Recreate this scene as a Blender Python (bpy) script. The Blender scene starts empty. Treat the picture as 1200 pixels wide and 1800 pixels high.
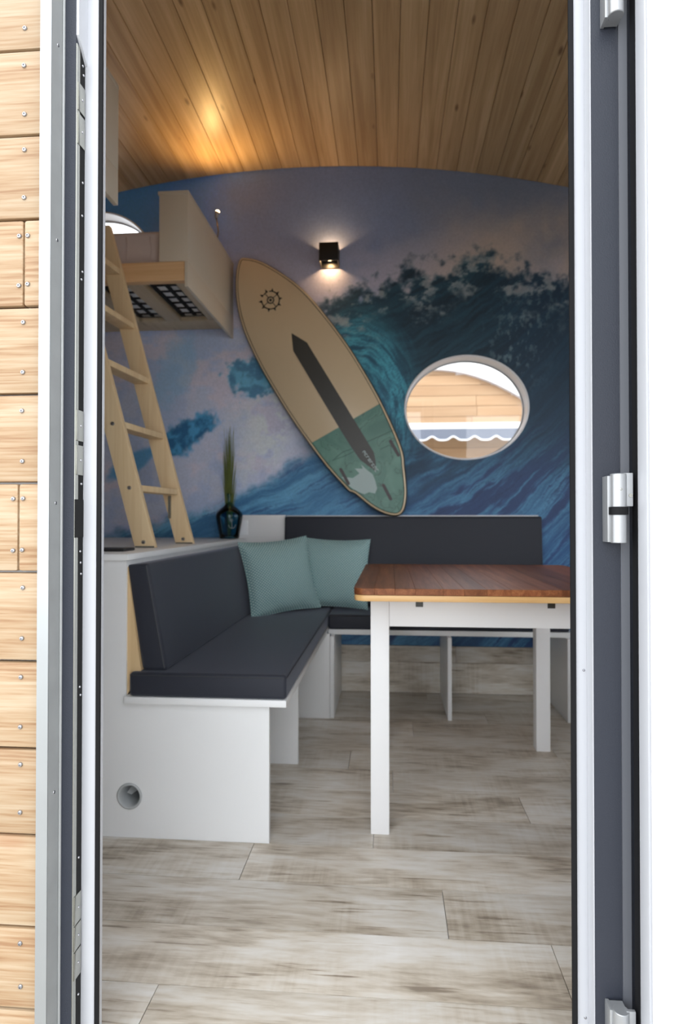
import bpy, bmesh, math, random
import numpy as np
from mathutils import Vector, Matrix

random.seed(7)
sc = bpy.context.scene
col = sc.collection
R = math.radians

# ------------------------------------------------------------------ camera
cam_d = bpy.data.cameras.new('camera')
cam_d.sensor_fit = 'VERTICAL'
cam_d.sensor_height = 36.0
cam_d.lens = 21.0
cam_d.clip_start = 0.02
cam_d.dof.use_dof = True
cam_d.dof.focus_distance = 1.06
cam_d.dof.aperture_fstop = 4.5
cam = bpy.data.objects.new('camera', cam_d)
cam.location = (0, 0, 0.958)
cam.rotation_euler = (R(90.65), 0, R(4.63))
col.objects.link(cam)
sc.camera = cam

# ------------------------------------------------------------------ world, exposure
world = bpy.data.worlds.new('overcast_sky')
sc.world = world
world.use_nodes = True
bg = world.node_tree.nodes['Background']
bg.inputs[0].default_value = (0.93, 0.965, 1.0, 1)
bg.inputs[1].default_value = 2.0
sc.view_settings.view_transform = 'Standard'
sc.view_settings.look = 'None'
sc.view_settings.gamma = 1.0
sc.view_settings.use_curve_mapping = False
sc.view_settings.exposure = 0.85
sc.cycles.max_bounces = 10
sc.cycles.diffuse_bounces = 6
sc.cycles.transparent_max_bounces = 12
sc.cycles.sample_clamp_indirect = 6.0

# ------------------------------------------------------------------ materials
MATS = {}
def new_mat(name):
    m = bpy.data.materials.new(name)
    m.use_nodes = True
    MATS[name] = m
    return m, m.node_tree.nodes, m.node_tree.links, m.node_tree.nodes['Principled BSDF']

def plain(name, c, rough=0.5, metal=0.0, bump=0.0, bscale=200.0, spec=0.5, var=0.0):
    m, N, L, B = new_mat(name)
    B.inputs['Base Color'].default_value = (*c, 1)
    B.inputs['Roughness'].default_value = rough
    B.inputs['Metallic'].default_value = metal
    B.inputs['Specular IOR Level'].default_value = spec
    if bump or var:
        tc = N.new('ShaderNodeTexCoord')
        nz = N.new('ShaderNodeTexNoise'); nz.inputs['Scale'].default_value = bscale
        nz.inputs['Detail'].default_value = 3
        L.new(tc.outputs['Object'], nz.inputs['Vector'])
        if bump:
            bp = N.new('ShaderNodeBump'); bp.inputs['Strength'].default_value = bump
            bp.inputs['Distance'].default_value = 0.002
            L.new(nz.outputs['Fac'], bp.inputs['Height']); L.new(bp.outputs['Normal'], B.inputs['Normal'])
        if var:
            rp = N.new('ShaderNodeValToRGB')
            rp.color_ramp.elements[0].color = (*[x * (1 - var) for x in c], 1)
            rp.color_ramp.elements[1].color = (*[min(1, x * (1 + var)) for x in c], 1)
            L.new(nz.outputs['Fac'], rp.inputs['Fac']); L.new(rp.outputs['Color'], B.inputs['Base Color'])
    return m

def wood(name, stops, axis, rough=0.5, cross=14.0, along=0.7, fine=0.25, knots=0.0, knotcol=(.12, .06, .03),
         tint=0.12, saw=0.0, bump=0.15, spec=0.5, detail=5.0, kscale=(2.2, 8.0)):
    """long grained board: stops = [(pos, colour)...]; axis = grain axis in object space"""
    m, N, L, B = new_mat(name)
    tc = N.new('ShaderNodeTexCoord')
    oi = N.new('ShaderNodeObjectInfo')
    mul = N.new('ShaderNodeMath'); mul.operation = 'MULTIPLY'; mul.inputs[1].default_value = 41.0
    L.new(oi.outputs['Random'], mul.inputs[0])
    add = N.new('ShaderNodeVectorMath'); add.operation = 'ADD'
    L.new(tc.outputs['Object'], add.inputs[0]); L.new(mul.outputs[0], add.inputs[1])
    def mapped(a, c):
        mp = N.new('ShaderNodeMapping')
        s = [c, c, c]; s[axis] = a
        mp.inputs['Scale'].default_value = s
        L.new(add.outputs[0], mp.inputs['Vector'])
        return mp.outputs[0]
    n1 = N.new('ShaderNodeTexNoise'); n1.inputs['Scale'].default_value = 1
    n1.inputs['Detail'].default_value = detail; n1.inputs['Roughness'].default_value = 0.6
    n1.inputs['Distortion'].default_value = 0.6
    L.new(mapped(along, cross), n1.inputs['Vector'])
    n2 = N.new('ShaderNodeTexNoise'); n2.inputs['Scale'].default_value = 1
    n2.inputs['Detail'].default_value = 3
    L.new(mapped(along * 5, cross * 9), n2.inputs['Vector'])
    mx = N.new('ShaderNodeMath'); mx.operation = 'MULTIPLY_ADD'
    sb = N.new('ShaderNodeMath'); sb.operation = 'SUBTRACT'; sb.inputs[1].default_value = 0.5
    L.new(n2.outputs['Fac'], sb.inputs[0])
    L.new(sb.outputs[0], mx.inputs[0]); mx.inputs[1].default_value = fine * 1.6
    L.new(n1.outputs['Fac'], mx.inputs[2])
    fac = mx.outputs[0]
    if saw:
        mp = N.new('ShaderNodeMapping')
        s = [3.0, 3.0, 3.0]; s[axis] = 70.0
        mp.inputs['Scale'].default_value = s
        mp.inputs['Rotation'].default_value = (0, 0, R(12))
        L.new(add.outputs[0], mp.inputs['Vector'])
        n3 = N.new('ShaderNodeTexNoise'); n3.inputs['Scale'].default_value = 1; n3.inputs['Detail'].default_value = 2
        L.new(mp.outputs[0], n3.inputs['Vector'])
        # saw marks come and go in patches
        n4 = N.new('ShaderNodeTexNoise'); n4.inputs['Scale'].default_value = 3.0
        L.new(add.outputs[0], n4.inputs['Vector'])
        pm = N.new('ShaderNodeMapRange'); pm.inputs[1].default_value = .45; pm.inputs[2].default_value = .62
        L.new(n4.outputs['Fac'], pm.inputs[0])
        s3 = N.new('ShaderNodeMath'); s3.operation = 'SUBTRACT'; s3.inputs[1].default_value = .5
        L.new(n3.outputs['Fac'], s3.inputs[0])
        p3 = N.new('ShaderNodeMath'); p3.operation = 'MULTIPLY'
        L.new(s3.outputs[0], p3.inputs[0]); L.new(pm.outputs[0], p3.inputs[1])
        a3 = N.new('ShaderNodeMath'); a3.operation = 'MULTIPLY_ADD'; a3.inputs[1].default_value = saw
        L.new(p3.outputs[0], a3.inputs[0]); L.new(fac, a3.inputs[2])
        fac = a3.outputs[0]
        # thin dark cracks along the grain
        n5 = N.new('ShaderNodeTexNoise'); n5.inputs['Scale'].default_value = 1; n5.inputs['Detail'].default_value = 4
        n5.inputs['Distortion'].default_value = .4
        L.new(mapped(5.0, 95.0), n5.inputs['Vector'])
        c5 = N.new('ShaderNodeMapRange'); c5.inputs[1].default_value = .60; c5.inputs[2].default_value = .72
        c5.inputs[3].default_value = 0.0; c5.inputs[4].default_value = -.24
        L.new(n5.outputs['Fac'], c5.inputs[0])
        a5 = N.new('ShaderNodeMath'); a5.operation = 'ADD'
        L.new(fac, a5.inputs[0]); L.new(c5.outputs[0], a5.inputs[1])
        fac = a5.outputs[0]
    rp = N.new('ShaderNodeValToRGB')
    el = rp.color_ramp.elements
    el[0].position, el[0].color = stops[0][0], (*stops[0][1], 1)
    el[1].position, el[1].color = stops[-1][0], (*stops[-1][1], 1)
    for p, c in stops[1:-1]:
        e = el.new(p); e.color = (*c, 1)
    L.new(fac, rp.inputs['Fac'])
    out = rp.outputs['Color']
    if knots:
        vo = N.new('ShaderNodeTexVoronoi'); vo.inputs['Scale'].default_value = 1
        L.new(mapped(*kscale), vo.inputs['Vector'])
        kr = N.new('ShaderNodeMapRange'); kr.inputs[1].default_value = 0.05; kr.inputs[2].default_value = 0.14
        kr.inputs[3].default_value = knots; kr.inputs[4].default_value = 0.0
        L.new(vo.outputs['Distance'], kr.inputs[0])
        # only some cells carry a knot
        gt = N.new('ShaderNodeMath'); gt.operation = 'GREATER_THAN'; gt.inputs[1].default_value = 0.5
        sx = N.new('ShaderNodeSeparateColor'); L.new(vo.outputs['Color'], sx.inputs[0])
        L.new(sx.outputs[0], gt.inputs[0])
        km = N.new('ShaderNodeMath'); km.operation = 'MULTIPLY'
        L.new(kr.outputs[0], km.inputs[0]); L.new(gt.outputs[0], km.inputs[1])
        kx = N.new('ShaderNodeMix'); kx.data_type = 'RGBA'
        L.new(km.outputs[0], kx.inputs[0]); L.new(out, kx.inputs[6]); kx.inputs[7].default_value = (*knotcol, 1)
        out = kx.outputs[2]
    hs = N.new('ShaderNodeHueSaturation')
    mr = N.new('ShaderNodeMapRange'); mr.inputs[3].default_value = 1 - tint; mr.inputs[4].default_value = 1 + tint
    L.new(oi.outputs['Random'], mr.inputs[0]); L.new(mr.outputs[0], hs.inputs['Value'])
    L.new(out, hs.inputs['Color'])
    L.new(hs.outputs[0], B.inputs['Base Color'])
    B.inputs['Roughness'].default_value = rough
    B.inputs['Specular IOR Level'].default_value = spec
    if bump:
        bp = N.new('ShaderNodeBump'); bp.inputs['Strength'].default_value = bump; bp.inputs['Distance'].default_value = 0.001
        L.new(fac, bp.inputs['Height']); L.new(bp.outputs['Normal'], B.inputs['Normal'])
    return m

def emit(name, c, s):
    m, N, L, B = new_mat(name)
    B.inputs['Base Color'].default_value = (*c, 1)
    B.inputs['Emission Color'].default_value = (*c, 1)
    B.inputs['Emission Strength'].default_value = s
    return m

def clear_glass(name, tint=(1, 1, 1), refl=0.06, rough=0.0):
    m, N, L, B = new_mat(name)
    N.remove(B)
    out = N['Material Output']
    tr = N.new('ShaderNodeBsdfTransparent'); tr.inputs[0].default_value = (*tint, 1)
    gl = N.new('ShaderNodeBsdfGlossy'); gl.inputs['Roughness'].default_value = rough
    fr = N.new('ShaderNodeFresnel'); fr.inputs[0].default_value = 1.45
    mx = N.new('ShaderNodeMixShader')
    L.new(fr.outputs[0], mx.inputs[0]); L.new(tr.outputs[0], mx.inputs[1]); L.new(gl.outputs[0], mx.inputs[2])
    L.new(mx.outputs[0], out.inputs['Surface'])
    return m

plain('white_paint', (.80, .80, .81), .4, var=.02, bscale=6)
plain('white_laminate', (.78, .79, .80), .35, var=.02, bscale=5)
plain('white_pvc', (.86, .87, .90), .3)
plain('frame_white', (.50, .51, .54), .35)
plain('cream_board', (.72, .64, .52), .55, var=.03, bscale=4)
plain('cream_edge', (.66, .60, .50), .55)
plain('anthracite', (.027, .031, .043), .45, spec=.35, bump=.25, bscale=420)
plain('anthracite_ledge', (.085, .09, .105), .4)
plain('rubber', (.009, .009, .010), .6, spec=.15)
plain('aluminium', (.42, .44, .45), .38, metal=.85, var=.06, bscale=9)
plain('aluminium_return', (.34, .35, .35), .5, metal=.25, var=.15, bscale=14)
plain('hinge_metal', (.42, .43, .44), .38, metal=.6)
plain('steel', (.42, .42, .38), .25, metal=.9)
plain('screw_steel', (.42, .42, .44), .22, metal=1.0)
plain('recess_shade', (.012, .012, .012), .7, spec=.2)  # near black stands in for shade inside groove, latch hole and vent
plain('leatherette', (.025, .028, .039), .5, spec=.25, bump=.12, bscale=600)
plain('seam_thread', (.03, .033, .04), .6)
plain('black_plastic', (.012, .012, .014), .35)
plain('black_web', (.010, .010, .011), .8)
plain('mattress_white', (.90, .90, .90), .8, bump=.3, bscale=30)
plain('mattress_linen', (.66, .57, .54), .9, bump=.5, bscale=25)
plain('grey_pipe', (.42, .44, .45), .45)
plain('lamp_black', (.008, .008, .008), .45)
plain('board_cream', (.62, .49, .32), .30, var=.04, bscale=5)
plain('board_rail', (.035, .027, .018), .35)
plain('board_dark', (.040, .038, .032), .4, var=.15, bscale=20)
plain('print_black', (.02, .022, .024), .4)
plain('print_white', (.40, .50, .49), .5)
plain('print_line', (.04, .10, .075), .5)
plain('fin_box', (.03, .018, .018), .4)
plain('grass_blade', (.16, .20, .05), .6, var=.3, bscale=30)
plain('awning_white', (.85, .87, .9), .5)
plain('awning_cloth', (.15, .17, .22), .7)
plain('roof_edge', (.85, .85, .86), .5)
plain('gravel', (.42, .40, .37), .95, bump=.6, bscale=40, var=.25)
plain('plaster', (.82, .81, .79), .7)
plain('outer_skin', (.5, .5, .5), .7)
emit('led_warm', (1.0, .72, .42), 5.0)
clear_glass('window_glass')
clear_glass('vase_glass', (.40, .68, .78))
wood('pine_ceiling', [(.30, (.40, .25, .12)), (.55, (.56, .38, .20)), (.72, (.66, .47, .27))], 1, rough=.40, cross=26,
     along=.9, fine=.18, knots=.85, knotcol=(.16, .075, .03), tint=.10, bump=.08, spec=.5, kscale=(4.2, 13.0))
wood('pine_ladder', [(.3, (.72, .52, .29)), (.7, (.84, .66, .41))], 2, rough=.5, cross=30, along=1.2, fine=.2, tint=.04)
wood('pine_beam', [(.3, (.70, .42, .20)), (.7, (.82, .54, .29))], 0, rough=.5, cross=30, along=1.2, fine=.2, knots=.5, tint=.05)
wood('pine_pale', [(.3, (.56, .44, .28)), (.7, (.68, .56, .40))], 1, rough=.55, cross=24, along=1.2, fine=.2, knots=.5, tint=.06)
wood('pine_wedge', [(.3, (.60, .42, .22)), (.7, (.72, .53, .31))], 2, rough=.5, cross=26, along=1.0, fine=.2, tint=.03)
wood('larch', [(.30, (.28, .155, .075)), (.44, (.36, .235, .130)), (.56, (.40, .285, .175)), (.72, (.44, .335, .225))], 0, rough=.55,
     cross=26, along=1.6, fine=.5, knots=.5, knotcol=(.30, .12, .05), tint=.05, kscale=(3.0, 7.0))
wood('far_larch', [(.3, (.44, .26, .135)), (.7, (.53, .345, .20))], 0, rough=.7, cross=5, along=.4, fine=.2, tint=.09, bump=0)
wood('vinyl_plank', [(.22, (.25, .205, .16)), (.36, (.44, .38, .305)), (.48, (.57, .515, .44)), (.60, (.64, .605, .55)), (.78, (.72, .70, .67))],
     0, rough=.40, cross=8, along=2.2, fine=.32, knots=.5, knotcol=(.20, .15, .10), tint=.09, saw=.24, bump=.10, detail=7.0,
     kscale=(2.4, 6.0))
wood('table_brown', [(.3, (.14, .045, .018)), (.55, (.24, .085, .035)), (.75, (.34, .14, .06))], 1, rough=.36, spec=.2, cross=40, along=2.0,
     fine=.3, knots=.6, knotcol=(.45, .20, .08), tint=.28, kscale=(2.5, 12.0))
wood('table_light', [(.3, (.60, .33, .12)), (.7, (.76, .48, .21))], 0, rough=.35, cross=30, along=1.5, fine=.2, tint=.05)

b_ = MATS['leatherette'].node_tree.nodes['Principled BSDF']
b_.inputs['Sheen Weight'].default_value = .22
b_.inputs['Sheen Roughness'].default_value = .45
b_.inputs['Sheen Tint'].default_value = (.75, .82, 1.0, 1)

# teal pillow cloth with a small woven diamond pattern
m, N, L, B = new_mat('pillow_cloth')
tc = N.new('ShaderNodeTexCoord')
sp = N.new('ShaderNodeSeparateXYZ'); L.new(tc.outputs['Object'], sp.inputs[0])
def mth(op, a, b=None):
    n = N.new('ShaderNodeMath'); n.operation = op
    for i, v in enumerate((a, b)):
        if v is None: continue
        if isinstance(v, (int, float)): n.inputs[i].default_value = v
        else: L.new(v, n.inputs[i])
    return n.outputs[0]
a = mth('SINE', mth('MULTIPLY', sp.outputs[0], 2 * math.pi / 0.0138))
b = mth('SINE', mth('MULTIPLY', sp.outputs[2], 2 * math.pi / 0.0138))
pr = mth('MULTIPLY', a, b)
rp = N.new('ShaderNodeValToRGB')
rp.color_ramp.elements[0].position = .15; rp.color_ramp.elements[0].color = (.17, .305, .315, 1)
rp.color_ramp.elements[1].position = .75; rp.color_ramp.elements[1].color = (.60, .74, .72, 1)
L.new(pr, rp.inputs[0]); L.new(rp.outputs[0], B.inputs['Base Color'])
B.inputs['Roughness'].default_value = .85

# green resin tail of the surfboard: veined
m, N, L, B = new_mat('board_green')
tc = N.new('ShaderNodeTexCoord')
nz = N.new('ShaderNodeTexNoise'); nz.inputs['Scale'].default_value = 7; nz.inputs['Detail'].default_value = 4
nz.inputs['Distortion'].default_value = 1.2
L.new(tc.outputs['Object'], nz.inputs['Vector'])
rp = N.new('ShaderNodeValToRGB')
rp.color_ramp.elements[0].position = .35; rp.color_ramp.elements[0].color = (.045, .155, .115, 1)
rp.color_ramp.elements[1].position = .7; rp.color_ramp.elements[1].color = (.10, .25, .19, 1)
e = rp.color_ramp.elements.new(.50); e.color = (.07, .20, .15, 1)
e = rp.color_ramp.elements.new(.515); e.color = (.03, .09, .065, 1)
e = rp.color_ramp.elements.new(.53); e.color = (.07, .20, .15, 1)
L.new(nz.outputs['Fac'], rp.inputs[0]); L.new(rp.outputs[0], B.inputs['Base Color'])
B.inputs['Roughness'].default_value = .35

# mural print: colours stored on a fine grid of the wall + printed grain
m, N, L, B = new_mat('mural_print')
at = N.new('ShaderNodeAttribute'); at.attribute_name = 'mural'
tc = N.new('ShaderNodeTexCoord')
nz = N.new('ShaderNodeTexNoise'); nz.inputs['Scale'].default_value = 90; nz.inputs['Detail'].default_value = 4
L.new(tc.outputs['Object'], nz.inputs['Vector'])
mr = N.new('ShaderNodeMapRange'); mr.inputs[3].default_value = .82; mr.inputs[4].default_value = 1.18
L.new(nz.outputs['Fac'], mr.inputs[0])
hs = N.new('ShaderNodeHueSaturation')
L.new(at.outputs['Color'], hs.inputs['Color']); L.new(mr.outputs[0], hs.inputs['Value'])
L.new(hs.outputs[0], B.inputs['Base Color'])
B.inputs['Roughness'].default_value = .55

# ------------------------------------------------------------------ mesh helpers
def tag(o, label=None, cat=None, group=None, kind=None):
    if label: o['label'] = label
    if cat: o['category'] = cat
    if group: o['group'] = group
    if kind: o['kind'] = kind
    return o

def wloc(o):
    p = Vector((0, 0, 0))
    while o is not None:
        p += o.location; o = o.parent
    return p

def empty(name, loc, label=None, cat=None, group=None, kind=None):
    o = bpy.data.objects.new(name, None)
    o.empty_display_size = .05
    col.objects.link(o); o.location = loc
    return tag(o, label, cat, group, kind)

class MB:
    """collects world-space geometry for ONE mesh object"""
    def __init__(s): s.v = []; s.f = []
    def add(s, v, f):
        n = len(s.v); s.v += [tuple(p) for p in v]; s.f += [tuple(i + n for i in q) for q in f]; return s
    def box(s, x0, x1, y0, y1, z0, z1):
        return s.add([(x0, y0, z0), (x1, y0, z0), (x1, y1, z0), (x0, y1, z0), (x0, y0, z1), (x1, y0, z1), (x1, y1, z1), (x0, y1, z1)],
                     [(0, 3, 2, 1), (4, 5, 6, 7), (0, 1, 5, 4), (1, 2, 6, 5), (2, 3, 7, 6), (3, 0, 4, 7)])
    def prism(s, poly, axis, a0, a1):
        """poly in the two remaining axes (order x,y / x,z / y,z)"""
        def P(p, a):
            if axis == 2: return (p[0], p[1], a)
            if axis == 1: return (p[0], a, p[1])
            return (a, p[0], p[1])
        n = len(poly)
        v = [P(p, a0) for p in poly] + [P(p, a1) for p in poly]
        f = [tuple(range(n)), tuple(range(2 * n - 1, n - 1, -1))]
        f += [(i, i + n, (i + 1) % n + n, (i + 1) % n) for i in range(n)]
        return s.add(v, f)
    def tube(s, pts, r, n=10, cap=True):
        pts = [Vector(p) for p in pts]
        rr = r if isinstance(r, (list, tuple)) else [r] * len(pts)
        vs = []; fs = []
        t0 = (pts[1] - pts[0]).normalized()
        up = Vector((0, 0, 1)) if abs(t0.z) < .9 else Vector((1, 0, 0))
        u = t0.cross(up).normalized()
        for i, p in enumerate(pts):
            t = (pts[min(i + 1, len(pts) - 1)] - pts[max(i - 1, 0)]).normalized()
            u = (u - t * u.dot(t)).normalized(); w = t.cross(u)
            for k in range(n):
                a = 2 * math.pi * k / n
                vs.append(p + (u * math.cos(a) + w * math.sin(a)) * rr[i])
        for i in range(len(pts) - 1):
            for k in range(n):
                fs.append((i * n + k, i * n + (k + 1) % n, (i + 1) * n + (k + 1) % n, (i + 1) * n + k))
        if cap:
            fs.append(tuple(range(n - 1, -1, -1))); fs.append(tuple(range((len(pts) - 1) * n, len(pts) * n)))
        return s.add(vs, fs)
    def lathe(s, prof, c, n=32, axis=2, cap=True):
        vs = []; fs = []
        for r, h in prof:
            for k in range(n):
                a = 2 * math.pi * k / n
                x, y = r * math.cos(a), r * math.sin(a)
                if axis == 2: vs.append((c[0] + x, c[1] + y, c[2] + h))
                elif axis == 1: vs.append((c[0] + x, c[1] + h, c[2] + y))
                else: vs.append((c[0] + h, c[1] + x, c[2] + y))
        for i in range(len(prof) - 1):
            for k in range(n):
                fs.append((i * n + k, i * n + (k + 1) % n, (i + 1) * n + (k + 1) % n, (i + 1) * n + k))
        if cap and prof[0][0] > 2e-4: fs.append(tuple(range(n - 1, -1, -1)))
        if cap and prof[-1][0] > 2e-4: fs.append(tuple(range((len(prof) - 1) * n, len(prof) * n)))
        return s.add(vs, fs)
    def build(s, name, mat, parent=None, bevel=0.0, smooth=False, seg=2, origin='center', fixn=True):
        v = np.array(s.v)
        lo, hi = v.min(0), v.max(0)
        c = Vector(((lo + hi) / 2).tolist())
        if origin == 'base': c.z = lo[2]
        me = bpy.data.meshes.new(name)
        me.from_pydata([tuple(Vector(p) - c) for p in s.v], [], s.f)
        bm = bmesh.new(); bm.from_mesh(me)
        if fixn: bmesh.ops.recalc_face_normals(bm, faces=bm.faces)
        if bevel:
            es = [e for e in bm.edges if len(e.link_faces) == 2 and e.calc_face_angle(0) > .5]
            bmesh.ops.bevel(bm, geom=es, offset=bevel, segments=seg, profile=.6, affect='EDGES')
        bm.to_mesh(me); bm.free()
        if smooth or bevel:
            me.polygons.foreach_set('use_smooth', [True] * len(me.polygons))
            if not (smooth == 'all'):
                try: me.set_sharp_from_angle(angle=R(40))
                except Exception: pass
        me.materials.append(MATS[mat])
        o = bpy.data.objects.new(name, me)
        col.objects.link(o)
        if parent is not None:
            o.parent = parent; o.location = c - wloc(parent)
        else:
            o.location = c
        return o

def box(name, mat, x0, x1, y0, y1, z0, z1, parent=None, bevel=0.0, **k):
    return MB().box(x0, x1, y0, y1, z0, z1).build(name, mat, parent, bevel, **k)

def light(name, kind, loc, power, color, **k):
    d = bpy.data.lights.new(name, kind)
    d.energy = power; d.color = color
    for a, v in k.items(): setattr(d, a, v)
    o = bpy.data.objects.new(name, d); col.objects.link(o); o.location = loc
    return o

BW = 3.33          # inner face of the back wall
FW = 1.10          # inner face of the front wall
XL, XR = -3.0, 2.0 # side walls
def arch(x): return 2.945 - .083 * (x + .5) ** 2

# ------------------------------------------------------------------ ceiling (arched, boards run from door to back wall)
n = 60
xs = [XL - .12 + (XR - XL + .24) * i / n for i in range(n + 1)]
mb = MB()
lower = [(x, arch(x) + .018) for x in xs]; upper = [(x, arch(x) + .09) for x in reversed(xs)]
for i in range(n):
    a, b = xs[i], xs[i + 1]
    mb.prism([(a, arch(a) + .018), (b, arch(b) + .018), (b, arch(b) + .1), (a, arch(a) + .1)], 1, .93, BW + .16)
ceiling = tag(mb.build('ceiling', 'outer_skin', None, fixn=False), 'arched ceiling clad in knotty pine tongue and groove boards', kind='structure')
pitch = .1085
k0 = int((XL + .5) / pitch); k1 = int((XR + .5) / pitch)
for k in range(k0, k1):
    x0 = -.5 + k * pitch; x1 = x0 + pitch
    z0, z1 = arch(x0), arch(x1)
    g, d = .0022, .0030
    t = .017
    poly = [(x0 + .0006, z0 + t), (x0 + .0006, z0 + d), (x0 + g, z0), (x1 - g, z1), (x1 - .0006, z1 + d), (x1 - .0006, z1 + t)]
    MB().prism(poly, 1, FW - .03, BW - .004).build('ceiling_board', 'pine_ceiling', ceiling)

# ------------------------------------------------------------------ floor (rows of vinyl planks along the wall)
floor = tag(box('floor', 'outer_skin', XL - .1, XR + .1, .985, BW + .12, -.12, -.006), 'floor of weathered grey beige wood look planks', kind='structure')
rowb = [.99, 1.026, 1.207, 1.388, 1.569, 1.75, 1.931, 2.112, 2.293, 2.474, 2.655, 2.836, 3.017, 3.198, BW]
joint = {1: -.475, 2: .36, 3: .133, 4: -.40, 5: -.05, 6: .44, 7: .01, 8: -.16, 9: -.55, 10: .104, 11: .46, 12: -.3, 13: .2, 0: .1}
for r in range(len(rowb) - 1):
    y0, y1 = rowb[r], rowb[r + 1]
    j = joint[r]
    cuts = sorted([c for c in [j + 1.22 * q for q in range(-4, 5)] if XL + .02 < c < XR - .02])
    cuts = [XL] + cuts + [XR]
    for a, b in zip(cuts[:-1], cuts[1:]):
        g = .0009
        MB().box(a + g, b - g, y0 + g, y1 - g, -.006, 0).build('floor_plank', 'vinyl_plank', floor)

# ------------------------------------------------------------------ back wall with the printed wave mural and two oval windows
WIN = [(.42, 1.572), (-1.70, 2.456)]
WA, WB_ = .331, .281

rng = np.random.RandomState(5)
def lattice(x, y, seed):
    rs = np.random.RandomState(seed)
    T = rs.rand(257, 257)
    xi = np.floor(x).astype(int); yi = np.floor(y).astype(int)
    fx = x - xi; fy = y - yi
    fx = fx * fx * (3 - 2 * fx); fy = fy * fy * (3 - 2 * fy)
    a = T[xi % 256, yi % 256]; b = T[(xi + 1) % 256, yi % 256]
    c = T[xi % 256, (yi + 1) % 256]; d = T[(xi + 1) % 256, (yi + 1) % 256]
    return (a * (1 - fx) + b * fx) * (1 - fy) + (c * (1 - fx) + d * fx) * fy
def fbm(x, y, seed, octv=5, gain=.55):
    t = 0; amp = 1; tot = 0
    for o in range(octv):
        t = t + amp * lattice(x * 2 ** o + 17.3 * o + 500, y * 2 ** o + 9.1 * o + 500, seed + o); tot += amp; amp *= gain
    return t / tot
def sst(a, b, x):
    t = np.clip((x - a) / (b - a), 0, 1); return t * t * (3 - 2 * t)

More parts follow.
